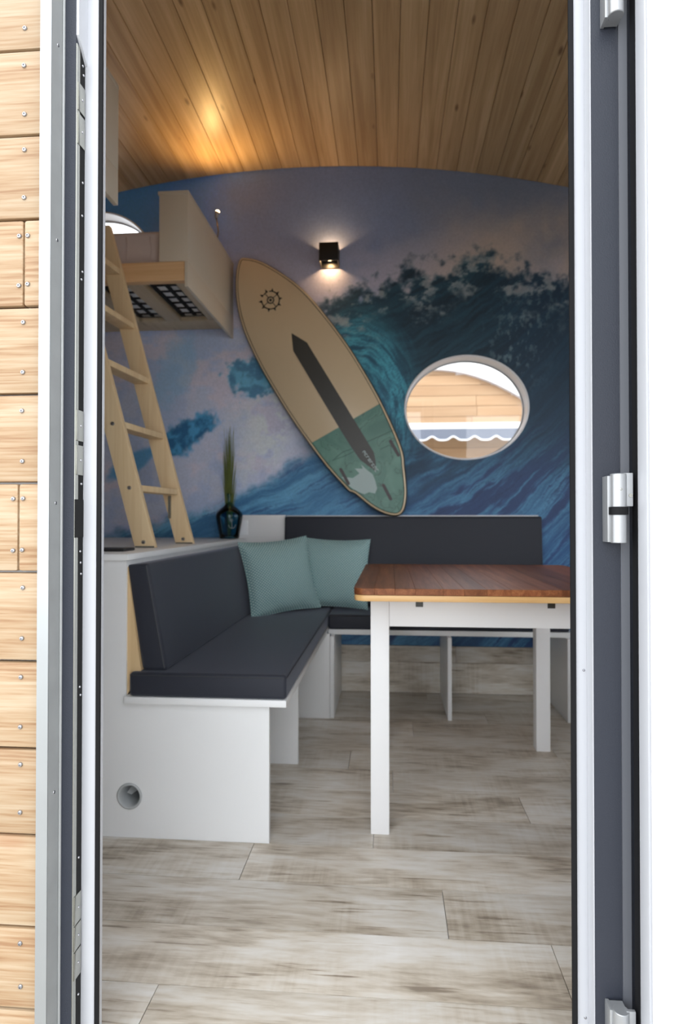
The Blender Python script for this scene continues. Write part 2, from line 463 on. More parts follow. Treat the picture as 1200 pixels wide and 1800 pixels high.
def mural_colour(X, Z):
    """picture of a breaking wave; s,t are the print's own coordinates (t grows downwards)"""
    s = 685 + X * (315 + 6 * X)
    t = 912 - (Z - .958) * (315 + 5 * X)
    def C(r, g, b): return np.array([r, g, b], float)
    def mix(A, Bc, mk): return A * (1 - mk[..., None]) + Bc * mk[..., None]
    n1 = fbm(s / 90, t / 90, 11); n2 = fbm(s / 30, t / 30, 31, 5, .6); n3 = fbm(s / 12, t / 12, 61, 4, .6)
    n4 = fbm(s / 160, t / 110, 91, 4)
    # sky
    base = np.zeros(s.shape + (3,)) + C(72, 126, 226)
    base = mix(base, C(98, 114, 148), sst(230, 480, s + (n1 - .5) * 120))
    base = mix(base, C(92, 100, 118), sst(560, 900, s + (n1 - .5) * 160))
    # pale cloud haze
    cl = sst(.42, .62, n4 + .35 * np.exp(-((s - 560) / 150) ** 2 - ((t - 500) / 90) ** 2))
    base = mix(base, C(150, 145, 158), cl * sst(360, 520, t) * .8)
    sp = np.exp(-((s - 870 - (430 - t) * .4) / 110) ** 2) * sst(310, 470, t + (n1 - .5) * 160) * .9
    base = mix(base, C(150, 136, 126), np.clip(sp, 0, 1))
    sp2 = sst(940, 1000, s + (n2 - .5) * 80) * sst(330, 460, t + (n1 - .5) * 120)
    base = mix(base, C(146, 134, 126), np.clip(sp2 * .8, 0, 1))
    # left haze of spray
    hz = sst(520, 600, t + (n1 - .5) * 90) * sst(560, 440, s)
    base = mix(base, C(158, 164, 186), hz)
    hz2 = sst(.45, .62, fbm(s / 60, t / 75, 131, 5)) * hz
    base = mix(base, C(128, 146, 174), hz2 * .45)
    pk = sst(.5, .68, fbm(s / 70, t / 50, 171, 5)) * hz
    base = mix(base, C(178, 168, 178), pk * .7)
    # big wave on the right: crest line
    cx = [480, 540, 580, 620, 660, 700, 740, 780, 820, 850, 880, 920, 960, 1000, 1100]
    cy = [640, 560, 530, 512, 500, 486, 482, 472, 446, 448, 462, 486, 484, 474, 470]
    yc = np.interp(s, cx, cy)
    edge = t - yc + (n2 - .5) * 95 + (n3 - .5) * 45
    wm = sst(-14, 22, edge) * sst(520, 590, s + (n2 - .5) * 60)
    ds = np.clip(s - 690, 0, None)
    qd = t + .36 * (s - 690) + .0011 * ds ** 2 + (n1 - .5) * 34 + (n2 - .5) * 8
    st = fbm(qd / 6.5, s / 70, 201, 5, .66)
    st2 = fbm(qd / 24, s / 120, 231, 5, .62)
    dark = mix(np.zeros_like(base) + C(13, 33, 46), C(24, 53, 67), sst(.36, .68, st * .6 + st2 * .4))
    low = sst(690, 900, t + (st2 - .5) * 170)
    blue = mix(np.zeros_like(base) + C(30, 62, 94), C(64, 112, 142), sst(.33, .67, st * .55 + st2 * .45))
    blue = mix(blue, C(24, 40, 74), sst(.56, .66, st2) * .85)
    blue = mix(blue, C(22, 40, 70), sst(.62, .72, st) * .7)
    blue = mix(blue, C(44, 88, 140), sst(880, 980, t) * sst(820, 960, s) * .3)
    dark = mix(dark, blue, low)
    # right edge is deeper
    dark = mix(dark, C(20, 42, 62), sst(820, 960, s) * sst(860, 700, t) * .6)
    # bright curl: nested arches falling from the crest
    re_ = np.hypot((s - 628) / .80, (t - 745) / 1.45) + (n1 - .5) * 22 + (n2 - .5) * 5
    an_ = np.arctan2(t - 745, s - 628)
    vs = fbm(re_ / 5.5, an_ * 2.2, 261, 5, .66)
    cu = np.exp(-((re_ - 92) / 42) ** 2) * sst(880, 700, t) * sst(790, 690, s + (n2 - .5) * 40)
    curl = mix(np.zeros_like(base) + C(24, 66, 84), C(60, 136, 154), sst(.34, .66, vs))
    curl = mix(curl, C(20, 52, 70), sst(.60, .70, vs) * .5)
    dark = mix(dark, curl, np.clip(cu * 1.1, 0, .95))
    # foam flecks under the crest
    fl = sst(.50, .66, fbm(s / 26, t / 17, 301, 6, .66)) * np.exp(-((edge - 30) / 42) ** 2)
    dark = mix(dark, C(132, 134, 136), fl * .75)
    fl2 = sst(.58, .70, fbm(s / 7, t / 14, 331, 4, .7)) * np.exp(-((s - 900 + (t - 620) * .35) / 55) ** 2) * sst(470, 560, t) * sst(760, 640, t)
    dark = mix(dark, C(96, 112, 118), fl2 * .6)
    base = mix(base, dark, wm)
    # white water behind the curl, left of it
    ww = np.exp(-((s - 485 - (t - 720) * -.25) / 62) ** 2 - ((t - 730) / 130) ** 2)
    base = mix(base, C(172, 178, 192), np.clip(ww * sst(.3, .55, n2) * 1.1, 0, .95) * sst(640, 600, s))
    # small teal wave in the left middle
    tw = np.exp(-(((s - 440) * .9 + (t - 665) * .35) / 46) ** 2 - (((t - 665) - (s - 440) * .1) / 34) ** 2)
    twm = sst(.30, .62, tw + (n2 - .5) * 1.3 + (n3 - .5) * .7) * sst(.05, .30, tw)
    base = mix(base, mix(np.zeros_like(base) + C(74, 142, 170), C(48, 100, 134), sst(.4, .65, n3)), twm * .85)
    t3 = np.exp(-((s - 290 + (t - 690) * .4) / 45) ** 2 - ((t - 660) / 70) ** 2)
    base = mix(base, C(108, 150, 178), sst(.30, .75, t3 + (n2 - .5) * 1.2) * sst(.05, .3, t3) * .45)
    # dark blue shoulder at left
    u = (s - 325) * .86 - (t - 765) * .5; w = (s - 325) * .5 + (t - 765) * .86
    dk = np.exp(-(u / 68) ** 2 - (w / 26) ** 2)
    dkm = sst(.28, .58, dk + (n2 - .5) * .8 + (n3 - .5) * .45) * sst(.04, .2, dk)
    base = mix(base, mix(np.zeros_like(base) + C(36, 84, 122), C(62, 128, 166), sst(.35, .7, n3)), dkm)
    u2 = (s - 235) * .86 - (t - 812) * .5; w2 = (s - 235) * .5 + (t - 812) * .86
    d2 = np.exp(-(u2 / 60) ** 2 - (w2 / 20) ** 2)
    base = mix(base, C(72, 128, 168), sst(.35, .7, d2 + (n2 - .5) * .5) * sst(.04, .2, d2) * .9)
    # swell in front, lower left to behind the board
    lx = [-600, 100, 180, 300, 400, 500, 580, 640, 700, 760]
    ly = [980, 965, 945, 912, 880, 824, 770, 715, 640, 560]
    yl = np.interp(s, lx, ly)
    e2 = t - yl + (n2 - .5) * 30 + (n3 - .5) * 14
    lm = sst(-10, 18, e2) * sst(690, 610, s + (n1 - .5) * 40)
    a = .40
    us = (s * math.cos(a) - t * math.sin(a)); ws = (s * math.sin(a) + t * math.cos(a))
    sl = fbm(us / 80, (ws + (n1 - .5) * 30) / 7, 361, 5, .62)
    sl2 = fbm(us / 130, (ws + (n1 - .5) * 40) / 22, 391, 4, .6)
    sw = mix(np.zeros_like(base) + C(46, 90, 126), C(92, 146, 174), sst(.34, .66, sl * .55 + sl2 * .45))
    sw = mix(sw, C(32, 62, 100), sst(.56, .68, sl) * .8)
    sw = mix(sw, C(40, 80, 116), sst(420, 600, s) * .35)
    base = mix(base, sw, lm)
    return np.clip(base, 0, 255) / 255.

gx = np.concatenate([np.linspace(XL, -1.78, 40)[:-1], np.arange(-1.78, 1.10, .0062), np.linspace(1.10, XR, 30)])
gz = np.concatenate([np.linspace(-.05, .24, 8)[:-1], np.arange(.24, 3.0, .0062), [3.06]])
XX, ZZ = np.meshgrid(gx, gz, indexing='ij')
inside = np.zeros(XX.shape, bool)
for cx_, cz_ in WIN:
    inside |= ((XX - cx_) / (WA + .0075)) ** 2 + ((ZZ - cz_) / (WB_ + .0075)) ** 2 < 1
rgb = mural_colour(XX, ZZ)
lin = np.where(rgb <= .04045, rgb / 12.92, ((rgb + .055) / 1.055) ** 2.4)
MURAL_GAIN = 1.9
lin = np.clip(lin * MURAL_GAIN, 0, .9)
nx, nz_ = XX.shape
idx = np.arange(nx * nz_).reshape(nx, nz_)
q = np.stack([idx[:-1, :-1], idx[1:, :-1], idx[1:, 1:], idx[:-1, 1:]], -1)
keep = ~(inside[:-1, :-1] & inside[1:, :-1] & inside[1:, 1:] & inside[:-1, 1:])
q = q[keep]
verts = np.stack([XX, np.full(XX.shape, BW), ZZ], -1).reshape(-1, 3)
me = bpy.data.meshes.new('wall_back')
me.vertices.add(len(verts)); me.vertices.foreach_set('co', verts.ravel())
me.loops.add(q.size); me.loops.foreach_set('vertex_index', q.ravel().astype(np.int32))
me.polygons.add(len(q)); me.polygons.foreach_set('loop_start', np.arange(0, q.size, 4, dtype=np.int32))
me.update(calc_edges=True); me.validate()
ca = me.color_attributes.new('mural', 'FLOAT_COLOR', 'POINT')
ca.data.foreach_set('color', np.concatenate([lin.reshape(-1, 3), np.ones((len(verts), 1))], 1).astype(np.float32).ravel())
me.materials.append(MATS['mural_print'])
wall_back = bpy.data.objects.new('wall_back', me); col.objects.link(wall_back)
tag(wall_back, 'back wall covered by a photo mural of a breaking blue ocean wave', kind='structure')
# outer body of the back wall (with the two openings)
def wall_with_ovals(name, mat, x0, x1, z0, z1, y0, y1, ovals, parent):
    """sheet of wall depth y0..y1 with elliptic holes: vertical strips per oval"""
    mb = MB()
    cuts = [x0]
    for (cx_, cz_) in sorted(ovals):
        cuts += [cx_ - WA - .03, cx_ + WA + .03]
    cuts.append(x1)
    for i in range(len(cuts) - 1):
        a, b = cuts[i], cuts[i + 1]
        if i % 2 == 0:
            mb.box(a, b, y0, y1, z0, z1)
        else:
            cx_, cz_ = sorted(ovals)[i // 2]
            c0, c1 = cz_ - WB_ - .03, cz_ + WB_ + .03
            mb.box(a, b, y0, y1, z0, c0); mb.box(a, b, y0, y1, c1, z1)
            n = 64
            o, e = [], []
            for k in range(n):
                th = 2 * math.pi * k / n
                cxn, sxn = math.cos(th), math.sin(th)
                m_ = max(abs(cxn), abs(sxn))
                o.append((cx_ + (WA + .03) * cxn / m_, cz_ + (WB_ + .03) * sxn / m_))
                e.append((cx_ + (WA + .004) * cxn, cz_ + (WB_ + .004) * sxn))
            v = []
            for y in (y0, y1):
                v += [(p[0], y, p[1]) for p in o] + [(p[0], y, p[1]) for p in e]
            f = []
            for k in range(n):
                l = (k + 1) % n
                f += [(k, l, n + l, n + k), (2 * n + k, 3 * n + k, 3 * n + l, 2 * n + l), (n + k, n + l, 3 * n + l, 3 * n + k)]
            mb.add(v, f)
    return mb.build(name, mat, parent)
wall_with_ovals('wall_core', 'outer_skin', XL - .1, XR + .1, -.12, 3.05, BW + .004, BW + .12, WIN, wall_back)

def oval_window(name, cx_, cz_, label):
    root = empty(name, (cx_, BW, cz_ - WB_), label, None, None, 'structure')
    n = 96
    def ring(a, b, y): return [(cx_ + a * math.cos(2 * math.pi * k / n), y, cz_ + b * math.sin(2 * math.pi * k / n)) for k in range(n)]
    def loft(rings, close=True):
        v = sum(rings, []); f = []
        m_ = len(rings)
        for i in range(m_ if close else m_ - 1):
            for k in range(n):
                l = (k + 1) % n; j = (i + 1) % m_
                f.append((i * n + k, i * n + l, j * n + l, j * n + k))
        mb = MB(); mb.add(v, f); return mb
    # ring flange, deep reveal and outer frame
    loft([ring(WA + .0095, WB_ + .0095, BW + .002), ring(WA + .009, WB_ + .009, BW - .002), ring(WA + .004, WB_ + .004, BW - .004),
          ring(WA, WB_, BW - .002), ring(WA, WB_, BW + .12), ring(WA + .003, WB_ + .003, BW + .12)]
         ).build('window_frame', 'white_pvc', root, smooth=True)
    loft([ring(WA - .0005, WB_ - .0005, BW + .098), ring(WA - .006, WB_ - .006, BW + .098), ring(WA - .006, WB_ - .006, BW + .110),
          ring(WA - .0005, WB_ - .0005, BW + .110)]).build('glazing_gasket', 'grey_pipe', root, smooth=True)
    mb = MB(); mb.add(ring(WA - .001, WB_ - .001, BW + .102) + ring(WA - .001, WB_ - .001, BW + .106),
                      [tuple(range(n)), tuple(range(2 * n - 1, n - 1, -1))] + [(k, k + n, (k + 1) % n + n, (k + 1) % n) for k in range(n)])
    mb.build('pane', 'window_glass', root)
    return root
oval_window('window_1', *WIN[0], 'white framed oval window in the dark part of the wave mural')
oval_window('window_2', *WIN[1], 'white framed oval window beside the bunk mattress')

# planks fixed to the foot of the back wall
for (x0, x1, z0, z1) in [(XL, -.60, 0.002, .168), (-.60, -.02, .002, .168), (-.02, 1.10, .002, .168), (1.10, XR, .002, .168),
                         (XL, -.85, .169, .258), (-.85, .36, .169, .258), (.36, XR, .169, .258)]:
    box('wall_plank', 'vinyl_plank', x0 + .0006, x1 - .0006, BW - .012, BW - .0005, z0, z1, wall_back, bevel=.001, seg=1)

# ------------------------------------------------------------------ side walls and front wall
tag(box('wall_left', 'plaster', XL - .1, XL, 1.0, BW + .1, -.05, 2.9), 'plain pale side wall behind the bunks', kind='structure')
# right wall and front wall carry added windows, out of view, for more daylight
mb = MB()
RW = (1.55, 2.85, .95, 1.95)
mb.box(XR, XR + .1, 1.0, RW[0], -.05, 2.9); mb.box(XR, XR + .1, RW[1], BW + .1, -.05, 2.9)
mb.box(XR, XR + .1, RW[0], RW[1], -.05, RW[2]); mb.box(XR, XR + .1, RW[0], RW[1], RW[3], 2.9)
tag(mb.build('wall_right', 'plaster'), 'plain pale side wall beyond the bench', kind='structure')
FWW = (.68, 1.88, .75, 2.0)
mb = MB()
mb.box(XL - .1, -.600, 1.006, FW, -.12, 3.02)
mb.box(.420, FWW[0], 1.006, FW, -.12, 3.02); mb.box(FWW[1], XR + .1, 1.006, FW, -.12, 3.02)
mb.box(FWW[0], FWW[1], 1.006, FW, -.12, FWW[2]); mb.box(FWW[0], FWW[1], 1.006, FW, FWW[3], 3.02)
mb.box(-.600, .420, 1.006, FW, 2.10, 3.02)
wall_front = tag(mb.build('wall_front', 'plaster'), 'front wall around the doorway clad outside in larch boards', kind='structure')
w = empty('added_window_1', ((FWW[0] + FWW[1]) / 2, 1.05, FWW[2]), 'added unseen window in the front wall letting in daylight', kind='structure')  # unseen window added to bring daylight deeper into the room
for (x0, x1, z0, z1) in ((FWW[0], FWW[0] + .05, FWW[2], FWW[3]), (FWW[1] - .05, FWW[1], FWW[2], FWW[3]), (FWW[0] + .05, FWW[1] - .05, FWW[2], FWW[2] + .05), (FWW[0] + .05, FWW[1] - .05, FWW[3] - .05, FWW[3])):
    box('sash_bar', 'white_pvc', x0, x1, 1.02, 1.08, z0, z1, w)
box('pane', 'window_glass', FWW[0] + .05, FWW[1] - .05, 1.048, 1.052, FWW[2] + .05, FWW[3] - .05, w)
w = empty('added_window_2', (XR + .05, (RW[0] + RW[1]) / 2, RW[2]), 'added unseen window in the side wall letting in daylight', kind='structure')  # second added window, unseen, brightens the room from the right
for (y0, y1, z0, z1) in ((RW[0], RW[0] + .05, RW[2], RW[3]), (RW[1] - .05, RW[1], RW[2], RW[3]), (RW[0] + .05, RW[1] - .05, RW[2], RW[2] + .05), (RW[0] + .05, RW[1] - .05, RW[3] - .05, RW[3])):
    box('sash_bar', 'white_pvc', XR + .02, XR + .08, y0, y1, z0, z1, w)
box('pane', 'window_glass', XR + .048, XR + .052, RW[0] + .05, RW[1] - .05, RW[2] + .05, RW[3] - .05, w)
tag(box('ground', 'gravel', -14, 16, -12, 9.5, -.75, -.70), 'gravel ground outside the cabin', kind='structure')

# siding boards left of the door, with screws
zb = [2.077, 1.926, 1.776, 1.626, 1.479, 1.326, 1.174, 1.020, .866, .712, .562, .414, .257, .117, -.035, -.185]
def screw(parent, x, z, y=.985):
    mb = MB()
    mb.lathe([(.0001, -.0016), (.0012, -.0014), (.0015, -.0030), (.0032, -.0026), (.0042, -.0012), (.0044, .0004)], (x, y, z), 10, 1)
    return mb.build('screw', 'screw_steel', parent, smooth=True)
for i in range(len(zb) - 1):
    z1, z0 = zb[i] - .0018, zb[i + 1] + .0018
    jx = {4: -.634, 7: -.641, 11: -.9}.get(i)
    spans = [(-1.9, -.594)] if jx is None else [(-1.9, jx - .0008), (jx + .0008, -.594)]
    for (a, b) in spans:
        pl = box('siding_plank', 'larch', a, b, .985, 1.005, z0, z1, wall_front, bevel=.005, seg=2)
        xs_ = []
        if jx is not None:
            xs_ = [b - .0075] if b == jx - .0008 else [a + .008]
        else: xs_ = [-.632 + random.uniform(-.002, .002)]
        if abs(z0 - 1) < 1.1:
            for x in xs_:
                for z in (z1 - .026, z0 + .036):
                    screw(pl, x + random.uniform(-.001, .001), z + random.uniform(-.002, .002))

# boards on the far side of the doorway and above it
zz = zb[-1]
rows = [(b, a) for a, b in zip(zb[:-1], zb[1:])] + [(2.077 + .15 * k, 2.227 + .15 * k) for k in range(6)]
for (z0, z1) in rows:
    if z0 >= 2.05: spans = [(-1.9, .30), (.302, XR + .1)]
    elif z1 < FWW[2] or z0 > FWW[3]: spans = [(.424, XR + .1)]
    else: spans = [(.424, FWW[0]), (FWW[1], XR + .1)]
    for a, b in spans:
        box('siding_plank', 'larch', a, b, .985, 1.005, z0 + .0018, z1 - .0018, wall_front, bevel=.005, seg=1)

# ------------------------------------------------------------------ door frame
Z0, Z1 = -.10, 2.10
trim = empty('trim_1', (-.583, .975, Z0), 'brushed aluminium corner trim between larch boards and doorway', kind='structure')
MB().prism([(-.5935, .965), (-.5735, .965), (-.5735, .9665), (-.5935, .9665)], 2, Z0, Z1).build('front_flange', 'aluminium', trim)
MB().prism([(-.5935, .9666), (-.5920, .9666), (-.5920, 1.004), (-.5935, 1.004)], 2, Z0, Z1).build('side_flange', 'aluminium', trim)
MB().prism([(-.5750, .9666), (-.5735, .9666), (-.5725, 1.004), (-.5750, 1.004)], 2, Z0, Z1).build('return_flange', 'aluminium_return', trim)
for z in (1.44, .985, .49, 1.78):
    MB().lathe([(.0001, .0014), (.0026, .0010), (.0034, -.0004)], (-.5732, .985, z), 10, 0).build('screw', 'screw_steel', trim, smooth=True)

frame = empty('door_1', (-.11, 1.03, Z0), 'doorway frame with anthracite outer and white inner profiles', kind='structure')
lj = MB().prism([(-.600, 1.000), (-.549, 1.000), (-.549, 1.030), (-.549, 1.0525), (-.600, 1.0525)], 2, Z0, Z1).build('jamb', 'anthracite', frame)
# soft bead between trim and jamb
MB().tube([(-.5705, .9985, Z0), (-.5705, .9985, Z1)], .0025, 8).build('sealant_bead', 'aluminium_return', lj)
MB().prism([(-.5488, 1.030), (-.5195, 1.030), (-.5195, 1.0525), (-.5488, 1.0525)], 2, Z0, Z1).build('inner_profile', 'frame_white', frame, bevel=.002)
MB().prism([(-.5215, 1.0265), (-.5140, 1.0265), (-.5135, 1.0285), (-.5145, 1.0320), (-.5190, 1.0320), (-.5190, 1.0297), (-.5215, 1.0297)], 2, Z0, Z1).build('gasket', 'rubber', frame)
ls = MB().box(-.5490, -.5475, 1.0008, 1.0115, Z0, 1.795).build('lock_strip', 'steel', frame)
MB().box(-.5490, -.5482, 1.0117, 1.0298, Z0, 1.80).build('lock_channel_shade', 'recess_shade', frame)  # flat dark strip on the jamb, shade of the groove put into its colour
MB().prism([(1.0008, 1.81), (1.0298, 1.775), (1.0298, 2.09), (1.0008, 2.09)], 0, -.5490, -.5440).build('cover_cap', 'frame_white', frame)
for (z0, z1) in ((1.095, 1.15), (1.035, 1.088), (1.68, 1.73), (1.62, 1.675), (.25, .30), (.205, .248), (.155, .203)):
    p = MB().box(-.5481, -.5460, 1.0040, 1.0270, z0, z1).build('strike_plate', 'steel', frame, bevel=.0015)
    MB().lathe([(.0001, .0012), (.0018, .0010), (.0026, -.0002)], (-.5459, 1.018, (z0 + z1) / 2), 10, 0).build('screw', 'screw_steel', p, smooth=True)
MB().box(-.5481, -.5465, 1.0008, 1.0285, .925, .992).build('latch_hole_shade', 'recess_shade', frame)  # raised dark slab, its colour stands in for the shaded latch hole
for z in (1.56, 1.50, 1.40, 1.385, .90, .88, .86, 1.02, .66, .645, .36, .12, 1.77, 1.755):
    MB().lathe([(.0001, .0014), (.0016, .0012), (.0024, -.0002)], (-.5481, 1.019 + (z * 37 % 1) * .006, z), 10, 0).build('lock_screw', 'screw_steel', frame, smooth=True)
# right hand side
MB().prism([(.329, 1.000), (.3710, 1.000), (.3710, 1.004), (.420, 1.004), (.420, 1.0525), (.329, 1.0525)], 2, Z0, Z1).build('jamb', 'anthracite', frame)
MB().prism([(.3712, .9975), (.3845, .9965), (.3845, 1.0036), (.3712, 1.0036)], 2, Z0, Z1).build('drip_ledge', 'anthracite_ledge', frame)
MB().prism([(.3075, 1.030), (.3288, 1.030), (.3288, 1.0525), (.3075, 1.0525)], 2, Z0, Z1).build('inner_profile', 'frame_white', frame, bevel=.002)
MB().prism([(.3272, 1.0015), (.3288, 1.0015), (.3288, 1.0298), (.3272, 1.0298)], 2, Z0, Z1).build('rebate_face', 'frame_white', frame)
MB().prism([(.3003, 1.0285), (.3008, 1.0265), (.3092, 1.0265), (.3092, 1.0297), (.3070, 1.0297), (.3070, 1.0320), (.3013, 1.0320)], 2, Z0, Z1).build('gasket', 'rubber', frame)
for z in (.705, .13):
    MB().lathe([(.0001, -.0014), (.0016, -.0012), (.0024, .0002)], (.3225, 1.0298, z), 10, 1).build('screw', 'screw_steel', frame, smooth=True)
# header and sill
box('header', 'anthracite', -.5488, .3288, 1.0, 1.0525, 2.0, 2.10, frame)
box('sill', 'aluminium', -.5488, .3288, .985, 1.06, -.10, -.008, frame)

def hinge(dz):
    h = empty('hinge', Vector((.359, .985, .921 + dz)) - wloc(frame)); h.parent = frame
    def P(mb, nm, mt, **k): return mb.build(nm, mt, h, **k)
    P(MB().box(.3430, .3490, .976, .9995, .921 + dz, 1.026 + dz), 'frame_plate', 'hinge_metal', bevel=.001)
    P(MB().box(.3485, .3690, .981, .9960, .921 + dz, 1.026 + dz), 'knuckle_block', 'hinge_metal')
    P(MB().lathe([(.0001, .0), (.0112, 0), (.0122, .001), (.0122, .044), (.0001, .044)], (.3590, .974, .920 + dz), 28), 'lower_barrel', 'hinge_metal', smooth=True)
    P(MB().lathe([(.0001, 0), (.0143, 0), (.0143, .0120), (.0001, .0120)], (.3590, .974, .9645 + dz), 28), 'bearing_ring', 'rubber', smooth=True)
    P(MB().lathe([(.0001, 0), (.0122, 0), (.0122, .051), (.0112, .052), (.0001, .052)], (.3590, .974, .9770 + dz), 28), 'upper_barrel', 'hinge_metal', smooth=True)
    lp = P(MB().box(.3660, .3800, .970, .9755, .9775 + dz, 1.030 + dz), 'leaf_plate', 'hinge_metal', bevel=.001)
    P(MB().lathe([(.0001, -.0004), (.0014, -.0004), (.0016, -.0010), (.0030, -.0010), (.0032, .0004)], (.3762, .9698, .9945 + dz), 14, 1), 'hinge_screw', 'steel', smooth=True)
    P(MB().lathe([(.0001, .0004), (.0010, .0004), (.0012, -.0006), (.0020, -.0004), (.0020, .0010)], (.3590, .9616, 1.004 + dz), 12, 1), 'grub_screw', 'steel', smooth=True)
for dz in (0.0, .838, -.838): hinge(dz)

# open leaf, swung out towards the viewer's right
leaf = empty('door_2', (.40, .97, -.02), 'white door leaf standing open beside the hinges', kind='structure')
def leafpoly(pts): return pts
Lz0, Lz1 = -.02, 2.04
def lp(d, o):  # d along the leaf away from the hinge edge, o depth into the leaf
    ang = R(4.0)
    ux, uy = math.sin(ang), -math.cos(ang); vx, vy = math.cos(ang), math.sin(ang)
    return (.3845 + d * ux + o * vx, .985 + d * uy + o * vy)
MB().prism([lp(0, 0), lp(.016, 0), lp(.016, .012), lp(0, .012)], 2, Lz0, Lz1).build('leaf_gasket', 'rubber', leaf)
MB().prism([lp(.0162, .000), lp(.046, 0), lp(.046, .05), lp(.0162, .05)], 2, Lz0, Lz1).build('leaf_frame', 'frame_white', leaf, bevel=.003)
MB().prism([lp(.0465, .004), lp(.052, .002), lp(.052, .04), lp(.0465, .04)], 2, Lz0 + .02, Lz1 - .02).build('bead', 'white_pvc', leaf)
MB().prism([lp(.0525, .006), lp(.78, .006), lp(.78, .044), lp(.0525, .044)], 2, Lz0 + .02, Lz1 - .02).build('leaf_panel', 'white_pvc', leaf)

# ------------------------------------------------------------------ corner bench with cabinet ledge behind it
bench = empty('corner_bench', (-.55, 2.4, 0), 'white L shaped corner bench with open underside and round vent in its end', 'bench')
SB0, SB1 = .405, .425
# end panel with a round hole
hx, hz, hr = -.781, .124, .0335
mb = MB()
def pbox(x0, x1, z0, z1): mb.box(x0, x1, 1.750, 1.768, z0, z1)
s_ = .06
pbox(-1.7, hx - s_, 0.0, SB0); pbox(hx + s_, -.356, 0.0, SB0); pbox(hx - s_, hx + s_, 0, hz - s_); pbox(hx - s_, hx + s_, hz + s_, SB0)
pbox(-1.7, -.794, SB0, .832)
n = 40
v = []; f = []
for y in (1.750, 1.768):
    for k in range(n):
        c_, s2 = math.cos(2 * math.pi * k / n), math.sin(2 * math.pi * k / n); q_ = max(abs(c_), abs(s2))
        v.append((hx + s_ * c_ / q_, y, hz + s_ * s2 / q_))
    for k in range(n):
        v.append((hx + hr * math.cos(2 * math.pi * k / n), y, hz + hr * math.sin(2 * math.pi * k / n)))
for k in range(n):
    l = (k + 1) % n
    f += [(k, l, n + l, n + k), (2 * n + k, 3 * n + k, 3 * n + l, 2 * n + l), (n + k, n + l, 3 * n + l, 3 * n + k)]
mb.add(v, f)
mb.build('end_panel', 'white_laminate', bench)
vent = MB().lathe([(.0390, -.0010), (.0385, -.0035), (.0360, -.0050), (.0325, -.0040), (.0300, .0), (.0285, .012), (.0285, .14), (.0335, .14), (.0335, -.0005)], (hx, 1.750, hz), 40, 1, False
           ).build('vent_pipe', 'grey_pipe', bench, smooth=True)
MB().lathe([(.0001, .139), (.0284, .139)], (hx, 1.750, hz), 32, 1).build('vent_back', 'recess_shade', vent)
mb = MB(); mb.add([(hx - .020, 1.775, hz - .002), (hx - .002, 1.768, hz - .004), (hx + .018, 1.775, hz + .010), (hx + .019, 1.800, hz + .014), (hx, 1.805, hz + .010), (hx - .019, 1.800, hz + .004)], [(0, 1, 2, 3, 4, 5)])
mb.build('vent_flap', 'white_laminate', vent, smooth=True)
box('seat_board', 'white_laminate', -.793, -.303, 1.735, BW - .013, SB0, SB1, bench, bevel=.0012)
box('seat_board', 'white_laminate', -.3022, .868, 2.915, BW - .013, SB0 - .012, SB1 - .008, bench, bevel=.0012)
box('support_panel', 'white_laminate', -.775, -.358, 2.320, 2.338, 0.0, SB0 - .0005, bench, bevel=.001)
box('corner_panel', 'white_laminate', -.775, -.2885, 2.862, 2.880, 0.0, SB0 - .0005, bench, bevel=.001)
box('divider_panel', 'white_laminate', -.2875, -.2690, 2.868, BW - .0135, 0.0, SB0 - 0.0138, bench, bevel=.001)
box('divider_panel', 'white_laminate', .273, .292, 2.876, BW - .0135, 0.0, SB0 - 0.0138, bench, bevel=.001)
box('divider_panel', 'white_laminate', .831, .850, 2.890, BW - .0135, 0.0, SB0 - 0.0138, bench, bevel=.001)
box('ledge_side', 'white_laminate', -.794, -.776, 1.935, BW - .013, 0.0, SB0 - .0005, bench)
box('ledge_back', 'white_laminate', -.810, -.7945, 1.769, BW - .001, SB1, .8315, bench)
box('ledge_top', 'white_laminate', -1.70, -.786, 1.742, BW - .001, .832, .851, bench, bevel=.0015)
box('cabinet_back', 'white_laminate', -1.70, -1.684, 1.769, BW - .013, 0, .8315, bench)
MB().prism([(-.7935, .4255), (-.751, .4985), (-.7935, .812)], 1, 1.757, 3.16).build('backrest_wedge', 'pine_wedge', bench)
box('wall_rail', 'white_laminate', -.574, .800, BW - .022, BW - .001, SB1, .977, bench, bevel=.001)

corner = tag(MB().prism([(-.872, .8515), (-.7855, .8515), (-.7855, .4990), (-.5755, .4990), (-.5755, .979), (-.872, .979)], 1, 3.250, BW - .023).build('corner_box', 'white_paint', None, bevel=.0015, origin='base'),
             'small white boxed panel between the glass bottle and the dark backrest', 'panel')
sk = empty('wall_socket', (-.822, 3.249, .872), 'white square wall socket on the small boxed panel', 'socket')
box('cover_plate', 'white_pvc', -.862, -.782, 3.2425, 3.2495, .8700, .9500, sk, bevel=.002)
MB().lathe([(.0225, -.0005), (.0225, -.001), (.0205, .006), (.0001, .006)], (-.822, 3.2425, .910), 28, 1, False).build('socket_well', 'white_laminate', sk, smooth=True)

